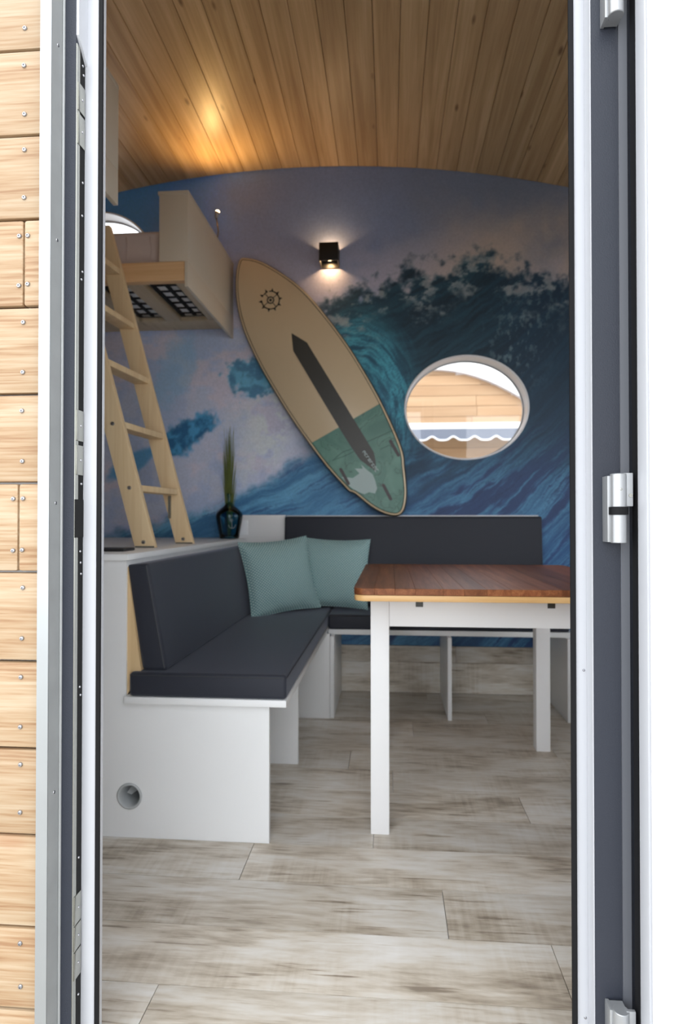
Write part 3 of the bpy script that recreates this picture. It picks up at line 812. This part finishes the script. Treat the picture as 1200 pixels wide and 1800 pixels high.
# cushions
def cushion(name, poly, axis, a0, a1, label, bev=.012):
    root = MB().prism(poly, axis, a0, a1).build(name, 'leatherette', None, bevel=bev, seg=3, origin='base')
    tag(root, label, 'cushion')
    return root
def seam(parent, pts):
    MB().tube(pts, .0016, 6).build('seam', 'seam_thread', parent, smooth=True)
cu = cushion('seat_cushion', [(-.779, .4260), (-.304, .4260), (-.304, .4975), (-.779, .4975)], 1, 1.738, 3.300, 'charcoal seat cushion along the bench side with the vented end')
seam(cu, [(-.303, 1.742, .490), (-.303, 3.28, .490)]); seam(cu, [(-.775, 1.7372, .490), (-.309, 1.7372, .490)])
cu = cushion('seat_cushion', [(-.3025, .4175), (.850, .4175), (.850, .4880), (-.3025, .4880)], 1, 2.918, 3.300, 'charcoal seat cushion on the bench part under the window')
seam(cu, [(-.296, 2.9172, .481), (.844, 2.9172, .481)])
cu = cushion('back_cushion', [(-.800, .818), (-.733, .823), (-.672, .4985), (-.748, .4985)], 1, 1.762, 3.155, 'charcoal slanted backrest cushion below the white ledge')
seam(cu, [(-.737, 1.761, .816), (-.680, 1.761, .506)])
# the one along the wall
cu = cushion('back_cushion', [(3.170, .4985), (3.212, .971), (3.3075, .971), (3.3075, .4985)], 0, -.570, .796, 'long charcoal backrest cushion against the mural under the surfboard')
seam(cu, [(-.560, 3.2105, .965), (.788, 3.2105, .965)])

# pillows
def pillow(loc, yaw, tilt, roll, w, h, th, label):
    n = 28
    v = []; f = []
    for side in (-1, 1):
        for i in range(n + 1):
            for j in range(n + 1):
                u = -1 + 2 * i / n; w_ = -1 + 2 * j / n
                x = u * w / 2 * (1 - .075 * (1 - w_ * w_) * abs(u)); z = w_ * h / 2 * (1 - .075 * (1 - u * u) * abs(w_))
                d = max(0, (1 - abs(u) ** 2.4)) ** .6 * max(0, (1 - abs(w_) ** 2.4)) ** .6
                wr = .004 * math.sin(9 * u + 5 * w_) * (1 - d) + .003 * math.sin(14 * w_ - 4 * u) * (1 - d)
                v.append((x, side * (th / 2 * d + .0012 + (wr if d > .02 else 0)), z))
    m_ = (n + 1) ** 2
    for sd in (0, 1):
        for i in range(n):
            for j in range(n):
                a = sd * m_ + i * (n + 1) + j
                qd = (a, a + 1, a + n + 2, a + n + 1)
                f.append(qd if sd else qd[::-1])
    me = bpy.data.meshes.new('pillow'); me.from_pydata(v, [], f)
    me.polygons.foreach_set('use_smooth', [True] * len(me.polygons))
    me.materials.append(MATS['pillow_cloth'])
    o = bpy.data.objects.new('throw_pillow', me); col.objects.link(o)
    M = Matrix.Translation(loc) @ Matrix.Rotation(R(yaw), 4, 'Z') @ Matrix.Rotation(R(tilt), 4, 'X') @ Matrix.Rotation(R(roll), 4, 'Y')
    o.matrix_world = M
    # stitched edge running round the pillow
    pts = []
    for k in range(4):
        for i in range(12):
            u = -1 + 2 * i / 12
            a, b = [(u, -1), (1, u), (-u, 1), (-1, -u)][k]
            pts.append((a * w / 2 * (1 - .075 * (1 - b * b) * abs(a)), 0, b * h / 2 * (1 - .075 * (1 - a * a) * abs(b))))
    pts.append(pts[0])
    mb = MB().tube(pts, .0028, 6, cap=False)
    e = mb.build('edge_seam', 'pillow_cloth', None, smooth='all')
    c = e.location.copy(); e.parent = o; e.location = c
    return tag(o, label, 'pillow', 'pair of teal pillows on the bench')
pillow((-.541, 2.925, .676), 38, -16, -4, .385, .375, .13, 'teal patterned throw pillow leaning across the bench corner')
pillow((-.290, 3.090, .677), 2, -12, 2, .365, .365, .12, 'teal patterned throw pillow against the wall backrest, half behind the other')

# ------------------------------------------------------------------ table
tb = empty('dining_table', (.31, 2.16, 0), 'small dining table with white legs and red brown plank top', 'table')
TX0, TX1, TY0, TY1 = -.104, .735, 1.700, 2.625
def rr(x0, x1, y0, y1, r, n=7):
    p = []
    for cx_, cy_, a0 in ((x1 - r, y1 - r, 0), (x0 + r, y1 - r, 90), (x0 + r, y0 + r, 180), (x1 - r, y0 + r, 270)):
        for k in range(n + 1):
            a = R(a0 + 90 * k / n); p.append((cx_ + r * math.cos(a), cy_ + r * math.sin(a)))
    return p
def clipx(poly, x, keep_right):
    out = []
    for i in range(len(poly)):
        a, b = poly[i], poly[(i + 1) % len(poly)]
        ia = (a[0] >= x) == keep_right; ib = (b[0] >= x) == keep_right
        if ia: out.append(a)
        if ia != ib:
            t = (x - a[0]) / (b[0] - a[0]); out.append((x, a[1] + t * (b[1] - a[1])))
    return out
top = rr(TX0, TX1, TY0, TY1, .036)
xs_ = [TX0]
while xs_[-1] < TX1 - .09: xs_.append(xs_[-1] + random.uniform(.055, .085))
xs_[-1] = TX1
for a, b in zip(xs_[:-1], xs_[1:]):
    p = top
    if a > TX0: p = clipx(p, a + .0002, True)
    if b < TX1: p = clipx(p, b - .0002, False)
    MB().prism(p, 2, .7415, .760).build('top_stave', 'table_brown', tb, bevel=.0004, seg=1)
MB().prism(rr(TX0 + .001, TX1 - .001, TY0 + .001, TY1 - .001, .035), 2, .7225, .7412).build('extension_leaf', 'table_light', tb, bevel=.005, seg=2)
for (x, y) in ((-.059, 1.826), (.610, 1.826), (-.059, 2.525), (.600, 2.525)):
    box('leg', 'white_paint', x, x + .0565, y, y + .0565, 0, .722, tb, bevel=.0025)
box('apron', 'white_paint', -.002, .6095, 1.832, 1.852, .630, .722, tb, bevel=.001)
box('apron', 'white_paint', -.002, .5995, 2.555, 2.575, .630, .722, tb, bevel=.001)
box('apron', 'white_paint', -.053, -.033, 1.883, 2.5245, .630, .722, tb, bevel=.001)
box('apron', 'white_paint', .632, .652, 1.883, 2.5245, .630, .722, tb, bevel=.001)
for x in (.078, .469):
    box('runner_end', 'board_dark', x, x + .022, 1.8290, 1.8318, .6905, .7150, tb)

# ------------------------------------------------------------------ things on the ledge
tag(box('black_tray', 'black_plastic', -1.25, -.862, 1.875, 1.965, .8515, .8615, None, bevel=.003, origin='base'),
    'flat black slab lying on the end of the white ledge', 'tray')

vx, vy, vz = -.862, 3.158, .8515
vs_ = empty('glass_bottle', (vx, vy, vz), 'blue green glass demijohn bottle standing on the white ledge', 'bottle')
prof = [(.0001, .002), (.046, .0), (.052, .004), (.056, .03), (.063, .07), (.0715, .112), (.0720, .126), (.066, .141), (.050, .158), (.032, .172), (.021, .186),
        (.0175, .20), (.0165, .228), (.0185, .234), (.0185, .242), (.0160, .243), (.0140, .236), (.0140, .20), (.018, .187), (.030, .168), (.048, .154), (.064, .137),
        (.0695, .124), (.0690, .112), (.0605, .07), (.0535, .03), (.048, .008), (.0001, .006)]
MB().lathe(prof, (vx, vy, vz), 40).build('glass_body', 'vase_glass', vs_, smooth='all')
# pale anchor mark on the glass
mb = MB()
ax, az = vx + .030, vz + .072
def onv(dx, dz):
    x = .030 + dx; z = .072 + dz
    r = np.interp(z, [.03, .07, .112, .126], [.056, .063, .0715, .072]) + .0008
    return (vx + x, vy - math.sqrt(max(1e-6, r * r - x * x)), vz + z)
mb.tube([onv(.016 * math.cos(R(a)), .004 + .020 * math.sin(R(a))) for a in range(180, 361, 15)], .0012, 6)
mb.tube([onv(0, -.016), onv(0, .022)], .0012, 6)
mb.tube([onv(.005 * math.cos(R(a)), .027 + .005 * math.sin(R(a))) for a in range(0, 361, 30)], .0010, 6)
mb.build('anchor_mark', 'print_white', vs_, smooth='all')

mb = MB()
random.seed(3)
for i in range(95):
    a = random.uniform(0, 2 * math.pi); lean = random.uniform(.0, 1.0)
    h = random.uniform(.34, .60) if i > 20 else random.uniform(.2, .4)
    sx = math.cos(a) * lean; sy = math.sin(a) * lean * .8
    pts = []
    for k in range(6):
        q_ = k / 5
        pts.append((vx + sx * (.008 + .040 * q_ ** 1.6), vy + sy * (.008 + .035 * q_ ** 1.6), vz + .012 + h * q_))
    mb.tube(pts, [.0020, .0022, .0020, .0017, .0012, .0003], 4)
tag(mb.build('grass_bunch', 'grass_blade', None, smooth='all', origin='base'), 'bunch of thin green grass blades in the glass bottle', 'grass')

# ------------------------------------------------------------------ ladder
SL = -.272
def lx(z, z0=.851): return SL * (z - z0)
lad = empty('bunk_ladder', (-.885, 2.32, .851), 'pine ladder standing on the ledge, leaning towards the bunk', 'ladder')
RZ = [1.072, 1.310, 1.548, 1.786, 2.024]
def rail(y0, y1, xc, ztop):
    hw = .0385
    zb_ = .8515
    p = [(xc - hw + lx(zb_), zb_), (xc + hw + lx(zb_), zb_), (xc + hw + lx(ztop), ztop), (xc - hw + lx(ztop), ztop + .0)]
    r_ = MB().prism(p, 1, y0, y1).build('rail', 'pine_ladder', lad, bevel=.003)
    for z in [.872] + RZ:
        for yy, sgn in ((y0, -1),):
            MB().lathe([(.0001, sgn * .003), (.006, sgn * .0028), (.0075, sgn * .001), (.0078, 0)], (xc + lx(z), yy, z), 14, 1).build('bolt', 'screw_steel', r_, smooth=True)
rail(2.130, 2.157, -.897, 2.23)
rail(2.482, 2.509, -.872, 2.23)
for z in RZ:
    xa, xb = -.897 + lx(z), -.872 + lx(z)
    v = []
    for (y, xc) in ((2.1572, xa), (2.4818, xb)):
        v += [(xc - .033, y, z - .012), (xc + .033, y, z - .012), (xc + .033, y, z + .012), (xc - .033, y, z + .012)]
    MB().add(v, [(0, 1, 2, 3), (7, 6, 5, 4), (0, 4, 5, 1), (1, 5, 6, 2), (2, 6, 7, 3), (3, 7, 4, 0)]).build('rung', 'pine_ladder', lad, bevel=.003)
z = .99
MB().box(-.905 + lx(z), -.893 + lx(z), 2.4795, 2.4818, .960, 1.056).build('steel_strap', 'steel', lad)
for (y) in (2.143, 2.495):
    xc = -.897 if y < 2.3 else -.872
    box('foot_plate', 'steel', xc - .036, xc + .036, y - .016, y - 0.0138, .852, .858, lad)

# ------------------------------------------------------------------ bunks
def bunk(y0, y1, zt, label, far):
    b = empty('loft_bunk', (-1.4, (y0 + y1) / 2, 1.985), label, 'bunk bed', 'loft bunks on both sides')
    BX = -.886
    box('end_box', 'cream_board', BX - .132, BX, y0, y1, 2.098, zt, b, bevel=.002)
    box('end_cap', 'cream_edge', BX - .138, BX + .001, y0 - .002, y1, zt + .0002, zt + .016, b, bevel=.002)
    box('end_skirt', 'cream_board', BX - .016, BX - .0002, y0 + .001, y1, 1.984, 2.0975, b, bevel=.001)
    yb0, yb1 = (y0 + .003, y0 + .042) if far else (y1 - .042, y1 - .003)
    box('front_beam', 'pine_beam', XL + .01, BX - .017, yb0, yb1, 2.012, 2.0975, b, bevel=.003)
    box('under_rail', 'pine_pale', XL + .01, BX - .0165, y0 + .043, y0 + .085, 2.036, 2.060, b, bevel=.002)
    box('under_rail', 'pine_pale', XL + .01, BX - .0165, y1 - .16, y1 - .004, 2.038, 2.060, b, bevel=.002)
    xj = BX - .0165
    x = xj - .075
    box('joist', 'pine_pale', x, xj - .0005, y0 + .086, y1 - .161, 2.034, 2.062, b, bevel=.002)
    right = x
    while right > -1.9:
        l_ = right - .155
        yy0, yy1 = y0 + .087, y1 - .162
        # elastic webbing in the opening
        for k in range(3):
            cx_ = l_ + .012 + (right - l_ - .024) * k / 2
            box('web_strap', 'black_web', cx_ - .011, cx_ + .011, yy0, yy1, 2.064, 2.067, b)
        nn = 7
        for k in range(nn):
            cy_ = yy0 + .03 + (yy1 - yy0 - .06) * k / (nn - 1)
            box('web_strap', 'black_web', l_ + .0005, right - .0005, cy_ - .0100, cy_ + .0100, 2.0675, 2.0705, b)
        box('joist', 'pine_pale', l_ - .080, l_ - .0005, y0 + .086, y1 - .161, 2.034, 2.062, b, bevel=.002)
        right = l_ - .081
    box('base_sheet', 'mattress_white', XL + .01, BX - .133, yb1 + .001 if far else y0, y1 if far else yb0 - .001, 2.0712, 2.0975, b)
    return b
bunk(2.560, BW - .004, 2.394, 'cream panelled loft bunk in front of the mural with black webbing below', True)
bunk(FW + .004, 1.880, 2.364, 'cream panelled loft bunk above the doorway side', False)

# mattress with soft top
mb = MB()
n = 26
X0, X1, Y0m, Y1m, Zb, Zt = -2.6, -1.026, 2.605, 3.30, 2.0985, 2.262
mt = mb.box(X0, X1, Y0m, Y1m, Zb, Zt).build('mattress', 'mattress_linen', None, bevel=.028, seg=4, origin='base')
tag(mt, 'linen covered mattress on the bunk in front of the mural', 'mattress')
mb = MB()
for k in range(5):
    mb = MB()
    x = -1.075 - .11 * k
    mb.tube([(x, Y0m - .0004, Zb + .03), (x + .002, Y0m - .0008, Zb + .08), (x - .003, Y0m - .0004, Zt - .03)], .0022, 6)
    mb.build('cover_fold', 'mattress_linen', mt, smooth='all')
# raised duvet-like top of the mattress
v = []; f = []
nx_, ny_ = 30, 16
for i in range(nx_ + 1):
    for j in range(ny_ + 1):
        u, w_ = i / nx_, j / ny_
        x = -1.8 + u * (.762); y = Y0m + .02 + w_ * (.62)
        e_ = max(0, 1 - abs(2 * u - 1) ** 5) * max(0, 1 - abs(2 * w_ - 1) ** 4)
        z = Zt - .004 + e_ * (.028 + .008 * math.sin(14 * u + 3 * w_) + .006 * math.sin(9 * w_ + 5 * u))
        v.append((x, y, z))
for i in range(nx_):
    for j in range(ny_):
        a = i * (ny_ + 1) + j; f.append((a, a + ny_ + 1, a + ny_ + 2, a + 1))
MB().add(v, f).build('quilted_top', 'mattress_linen', mt, smooth='all')

# ------------------------------------------------------------------ lamps
WARM = (1.0, .60, .28)
def reading_lamp(base, tip, label):
    b, t = Vector(base), Vector(tip)
    r = empty('reading_lamp', b, label, 'lamp')
    MB().lathe([(.0001, .0), (.016, 0), (.016, .010), (.0001, .012)], b, 20).build('base', 'steel', r, smooth=True)
    m1 = b + Vector((.0, -.005, .05)); m2 = (b + t) / 2 + Vector((.008, 0, .01))
    MB().tube([b + Vector((0, 0, .01)), m1, m2, t - Vector((.006, 0, .035))], .0038, 8).build('gooseneck', 'steel', r, smooth='all')
    h = MB().tube([t - Vector((.007, 0, .036)), t - Vector((.004, 0, .016)), t - Vector((0, 0, .004))], [.006, .0105, 0.0138], 14).build('lamp_head', 'hinge_metal', r, smooth='all')
    MB().lathe([(.0001, .007), (.007, .006), (.0115, .002), (.012, -.004), (.0001, -.004)], t, 16).build('led_lens', 'led_warm', r, smooth='all')
    return r
reading_lamp((-.950, 3.205, 2.4105), (-.943, 3.20, 2.647), 'small silver gooseneck reading lamp glowing above the bunk')
sp_ = light('reading_lamp_light', 'SPOT', (-.943, 3.19, 2.672), 4.2, (1.0, .60, .22), spot_size=R(165), spot_blend=1.0, shadow_soft_size=.012)
sp_.rotation_euler = Vector((.10, -.42, .42)).to_track_quat('-Z', 'Y').to_euler()

sx0, sx1, sy0, sy1, sz0, sz1 = -.3845, -.2795, 3.222, 3.327, 2.366, 2.466
sr = empty('wall_lamp', (-.332, BW - .002, 2.366), 'black cube wall lamp shining up and down on the mural', 'lamp')
box('front_plate', 'lamp_black', sx0, sx1, sy0, sy0 + .005, sz0, sz1, sr, bevel=.001)
box('side_plate', 'lamp_black', sx0, sx0 + .005, sy0 + .0052, sy1, sz0, sz1, sr)
box('side_plate', 'lamp_black', sx1 - .005, sx1, sy0 + .0052, sy1, sz0, sz1, sr)
box('back_plate', 'lamp_black', sx0 + .0052, sx1 - .0052, sy1 - .003, sy1, sz0, sz1, sr)
box('core', 'lamp_black', sx0 + .0055, sx1 - .0055, sy0 + .0055, sy1 - .0035, 2.400, 2.432, sr)
for zz, sgn in ((2.4325, 1), (2.3995, -1)):
    MB().lathe([(.0001, sgn * .004), (.016, sgn * .003), (.018, 0)], (-.332, 3.285, zz), 24).build('led_lens', 'led_warm', sr, smooth='all')
for zz, dx, pw in ((2.440, 180, .34), (2.392, 0, .34)):
    l = light('wall_lamp_light', 'AREA', (-.332, 3.290, zz), pw, WARM, shape='DISK', size=.03)
    l.rotation_euler = (R(dx), 0, 0)

# ------------------------------------------------------------------ surfboard leaning over the backrest
SY = 3.235      # front face
def bp(x, y):   # outline sheet units -> wall metres (x right, z up)
    s = 380 + x / 3.3333; t = 420 + y / 3.3333
    # flat sheet at the board's own distance
    a = (s - 600) / 1050.; c = .08095
    X = (a - c) / (1 + a * c) * SY
    dpt = SY * math.cos(R(4.63)) - X * math.sin(R(4.63))
    return (X, .964 + dpt * (900 - t + 11.9) / 1050.)
OUT = [(140, 105), (190, 105), (250, 120), (320, 155), (400, 205), (480, 265), (560, 345), (640, 440), (720, 545), (800, 660), (870, 775), (930, 880), (975, 965),
       (1020, 1060), (1060, 1150), (1092, 1235), (1104, 1290), (1106, 1330), (1114, 1400), (1120, 1480), (1115, 1550), (1098, 1605), (1060, 1632), (1000, 1625), (940, 1600),
       (880, 1560), (810, 1503), (775, 1488), (735, 1447), (680, 1387), (620, 1315), (545, 1215), (470, 1110), (400, 1005), (330, 890), (260, 770), (200, 650),
       (150, 530), (118, 410), (105, 300), (107, 205), (120, 138)]
poly = [Vector(bp(*p)) for p in OUT]
def catmull(P, sub=3):
    out = []
    n = len(P)
    for i in range(n):
        p0, p1, p2, p3 = P[i - 1], P[i], P[(i + 1) % n], P[(i + 2) % n]
        for k in range(sub):
            t = k / sub
            out.append(.5 * ((2 * p1) + (p2 - p0) * t + (2 * p0 - 5 * p1 + 4 * p2 - p3) * t * t + (3 * p1 - p0 - 3 * p2 + p3) * t ** 3))
    return out
poly = catmull(poly)
cen = sum(poly, Vector((0, 0))) / len(poly)
def inset(P, d):
    n = len(P); out = []
    for i in range(n):
        t = (P[(i + 1) % n] - P[i - 1]).normalized(); nn = Vector((-t.y, t.x))
        if nn.dot(cen - P[i]) < 0: nn = -nn
        out.append(P[i] + nn * d)
    return out
def sheet(P, y): return [(p.x, y, p.y) for p in P]
zmin = min(p.y for p in poly)
surf = empty('surfboard', (cen.x + .3, SY + .03, zmin), 'cream surfboard with green tail and dark centre stripe leaning on the mural', 'surfboard')
rings = [sheet(inset(poly, .016), SY), sheet(inset(poly, .007), SY + .0035), sheet(inset(poly, .0015), SY + .012), sheet(poly, SY + .024), sheet(inset(poly, .006), SY + .044), sheet(inset(poly, .03), SY + .058)]
n = len(poly)
def loftb(rs, front, back):
    v = sum(rs, []); f = []
    for i in range(len(rs) - 1):
        for k in range(n):
            l = (k + 1) % n; f.append((i * n + k, i * n + l, (i + 1) * n + l, (i + 1) * n + k))
    if front: f.append(tuple(range(n)))
    if back: f.append(tuple(range((len(rs) - 1) * n, len(rs) * n)))
    return MB().add(v, f)
loftb(rings[:2], True, False).build('deck', 'board_cream', surf, smooth=True)
loftb(rings[1:], False, True).build('rail', 'board_rail', surf, smooth=True)
# pin line round the deck
def strip(P0, P1, y):
    v = sheet(P0, y) + sheet(P1, y); m_ = len(P0)
    return MB().add(v, [(k, (k + 1) % m_, m_ + (k + 1) % m_, m_ + k) for k in range(m_)])
strip(inset(poly, .0165), inset(poly, .0200), SY - .0006).build('pin_line', 'board_rail', surf)
def clip(P, a, b):  # keep the side to the right of a->b (z down)
    a, b = Vector(a), Vector(b); d = b - a; nn = Vector((d.y, -d.x)); out = []
    for i in range(len(P)):
        p, q_ = P[i], P[(i + 1) % len(P)]
        dp, dq = nn.dot(p - a), nn.dot(q_ - a)
        if dp >= 0: out.append(p)
        if (dp >= 0) != (dq >= 0):
            t = dp / (dp - dq); out.append(p + (q_ - p) * t)
    return out
def flat(P, y, name, mat, th=.0008):
    MB().prism([(p[0], p[1]) for p in P], 1, y - th, y).build(name, mat, surf)
tail = clip(inset(poly, .0162), bp(560, 1200), bp(972, 962))
flat(tail, SY - .0001, 'tail_panel', 'board_green', .0005)
S = lambda L_: [bp(*p) for p in L_]
flat(S([(440, 555), (530, 610), (810, 1070), (922, 1255), (932, 1300), (938, 1372), (842, 1300), (790, 1225), (715, 1105), (450, 660)]), SY - .0010, 'stringer_stripe', 'board_dark')
# pale splash print
flat(S([(735, 1400), (800, 1408), (838, 1380), (812, 1352), (858, 1352), (848, 1328), (885, 1362), (915, 1385), (930, 1420), (942, 1468), (930, 1498), (895, 1490), (868, 1502), (832, 1488), (800, 1470), (770, 1448)]), SY - .0010, 'splash_print', 'print_white', .0004)
# lettering along the stripe: illegible small pale characters
p0, p1 = Vector(bp(862, 1250)), Vector(bp(945, 1372))
d = (p1 - p0).normalized(); w_ = Vector((-d.y, d.x)); Lg = (p1 - p0).length
for i in range(8):
    a = p0 + d * (Lg * i / 8); L1 = Lg / 8 * .74; hh = .015 if i < 6 else .020
    mb = MB()
    quads = [[(0, 0), (.28, 0), (.28, 1), (0, 1)], [(.28, .78), (1, .78), (1, 1), (.28, 1)]]
    if i % 2: quads.append([(.28, 0), (1, 0), (1, .22), (.28, .22)])
    if i % 3 == 0: quads.append([(.72, .22), (1, .22), (1, .78), (.72, .78)])
    for qd in quads:
        mb.prism([tuple(a + d * (u * L1) + w_ * ((v_ - .5) * hh)) for u, v_ in qd], 1, SY - .0024, SY - .0019)
    mb.build('letter_mark', 'print_white', surf)
# gear shaped emblem near the nose
ec = Vector(bp(316, 360)); er = .063
def ann(r0, r1, a0=0, a1=360, nseg=40):
    P = [(ec.x + r1 * math.cos(R(a0 + (a1 - a0) * k / nseg)), ec.y + r1 * math.sin(R(a0 + (a1 - a0) * k / nseg))) for k in range(nseg + 1)]
    Q = [(ec.x + r0 * math.cos(R(a0 + (a1 - a0) * k / nseg)), ec.y + r0 * math.sin(R(a0 + (a1 - a0) * k / nseg))) for k in range(nseg + 1)]
    return P, Q
mb = MB()
for r0, r1, a0, a1 in ((.046, .052, -60, 100), (.046, .051, 112, 142), (.046, .052, 185, 290), (.014, .021, 0, 360), (.0, .008, 0, 360)):
    P, Q = ann(max(r0, .0005), r1, a0, a1)
    v = sheet([Vector(p) for p in P], SY - .0012) + sheet([Vector(p) for p in Q], SY - .0012)
    m_ = len(P); mb.add(v, [(k, k + 1, m_ + k + 1, m_ + k) for k in range(m_ - 1)])
for k in range(10):
    a = R(36 * k + 8)
    def pt(r, da): return (ec.x + r * math.cos(a + R(da)), SY - .0012, ec.y + r * math.sin(a + R(da)))
    mb.add([pt(.048, -9), pt(.048, 9), pt(.058, 4), pt(.068, 0), pt(.058, -4)], [(0, 1, 2, 3, 4)])
for a_ in (40, 130, 220, 310):
    a = R(a_)
    def pt(r, w): return (ec.x + r * math.cos(a) - w * math.sin(a), SY - .0012, ec.y + r * math.sin(a) + w * math.cos(a))
    mb.add([pt(.02, -.002), pt(.047, -.002), pt(.047, .002), pt(.02, .002)], [(0, 1, 2, 3)])
mb.build('gear_emblem', 'print_black', surf)
# fin boxes
for (a, b) in (((1020, 1190), (1068, 1275)), ((728, 1355), (775, 1442)), ((978, 1448), (1022, 1532))):
    A, Bp = Vector(bp(*a)), Vector(bp(*b)); d = (Bp - A).normalized(); w_ = Vector((-d.y, d.x)) * .0085
    P = [A + w_ * .6, A - d * .004, A - w_ * .6, Bp - w_, Bp + d * .004, Bp + w_]
    P = [A - d * .006 + w_ * .5, A - d * .006 - w_ * .5, A - w_, Bp - w_, Bp + d * .006 - w_ * .5, Bp + d * .006 + w_ * .5, Bp + w_, A + w_]
    fb = MB().prism([tuple(p) for p in P], 1, SY - .0022, SY - .0011).build('fin_box', 'fin_box', surf)
    mid = (A + Bp) / 2
    MB().box(mid.x - .003, mid.x + .003, SY - .0034, SY - .0023, mid.y - .004, mid.y + .004).build('fin_screw', 'print_black', fb)
# thin drawn lines on the tail
for pts in ([(680, 1305), (740, 1255), (800, 1235)], [(680, 1305), (760, 1275), (815, 1248)], [(885, 1195), (950, 1165), (1040, 1125)],
            [(1085, 1535), (1060, 1570), (1075, 1605)], [(960, 1240), (1010, 1215), (1060, 1235)]):
    q_ = [Vector(bp(*p)) for p in pts]
    MB().tube([(p.x, SY - .0009, p.y) for p in q_], .0012, 5).build('drawn_line', 'print_line', surf)

# ------------------------------------------------------------------ outside, seen through the oval window
NY = 8.5
nb = empty('neighbour_cabin', (1.2, NY, -.70), 'larch clad neighbouring cabin with curved white roof edge seen through the oval window', 'cabin')
def ntop(x): return 3.06 - .21 * max(0, x - .55) ** 2 * 1.25
zb2 = [-.70 + .1475 * k for k in range(27)]
for i in range(len(zb2) - 1):
    z0, z1 = zb2[i], zb2[i + 1]
    j = .55 + (i * .83) % 1.6
    if i == 21: j = 1.22
    segs = [(-2.6, j), (j, 4.2)]
    for a, b in segs:
        if z0 > 3.04: continue
        xs2 = [a + .002 + (b - a - .004) * k / 40 for k in range(41)]
        up = [(x, min(z1 - .003, ntop(x))) for x in xs2 if ntop(x) > z0 + .01]
        if len(up) < 2: continue
        if min(p[1] for p in up) > z1 - .004: up = [up[0], up[-1]]
        MB().prism([(up[0][0], z0 + .003), (up[-1][0], z0 + .003)] + up[::-1], 1, NY, NY + .03).build('cladding_board', 'far_larch', nb)
mb = MB()
xs_ = [-2.7 + .15 * k for k in range(48)]
for a, b in zip(xs_[:-1], xs_[1:]):
    mb.prism([(a, ntop(a) - .01), (b, ntop(b) - .01), (b, ntop(b) + .10), (a, ntop(a) + .10)], 1, NY - .10, NY + 2.0)
mb.build('roof', 'roof_edge', nb)
MB().prism([(-2.55, -.7), (2.4, -.7), (2.4, 1.9), (1.55, 2.75), (.7, 3.0), (-2.55, 3.0)], 1, NY + .031, NY + .2).build('inner_wall', 'far_larch', nb)
aw = empty('awning', (1.0, NY - .6, 1.92), 'white awning with scalloped grey blue valance on the far cabin', 'awning')
AY = NY - 1.20
box('front_bar', 'awning_white', -1.2, 3.4, AY, AY + .07, 2.045, 2.120, aw, bevel=.01)
MB().prism([(AY + .071, 2.095), (NY - .002, 2.285), (NY - .002, 2.295), (AY + .071, 2.105)], 0, -1.18, 3.38).build('canopy', 'awning_cloth', aw)
pts = []
x = -1.2
while x < 3.4:
    u = (x / .255) % 1.0
    pts.append((x, 1.925 + .022 * math.cos(2 * math.pi * u) + .006 * math.cos(4 * math.pi * u))); x += .015
m_ = len(pts)
v = []
for y in (AY + .002, AY + .008):
    v += [(p[0], y, 2.0445) for p in pts] + [(p[0], y, p[1]) for p in pts]
f = []
for k in range(m_ - 1):
    f += [(k, k + 1, m_ + k + 1, m_ + k), (2 * m_ + k, 3 * m_ + k, 3 * m_ + k + 1, 2 * m_ + k + 1), (m_ + k, m_ + k + 1, 3 * m_ + k + 1, 3 * m_ + k)]
va = MB().add(v, f).build('valance', 'awning_cloth', aw)
MB().tube([(p[0], AY + .004, p[1]) for p in pts], .011, 6).build('valance_hem', 'awning_white', va, smooth='all')
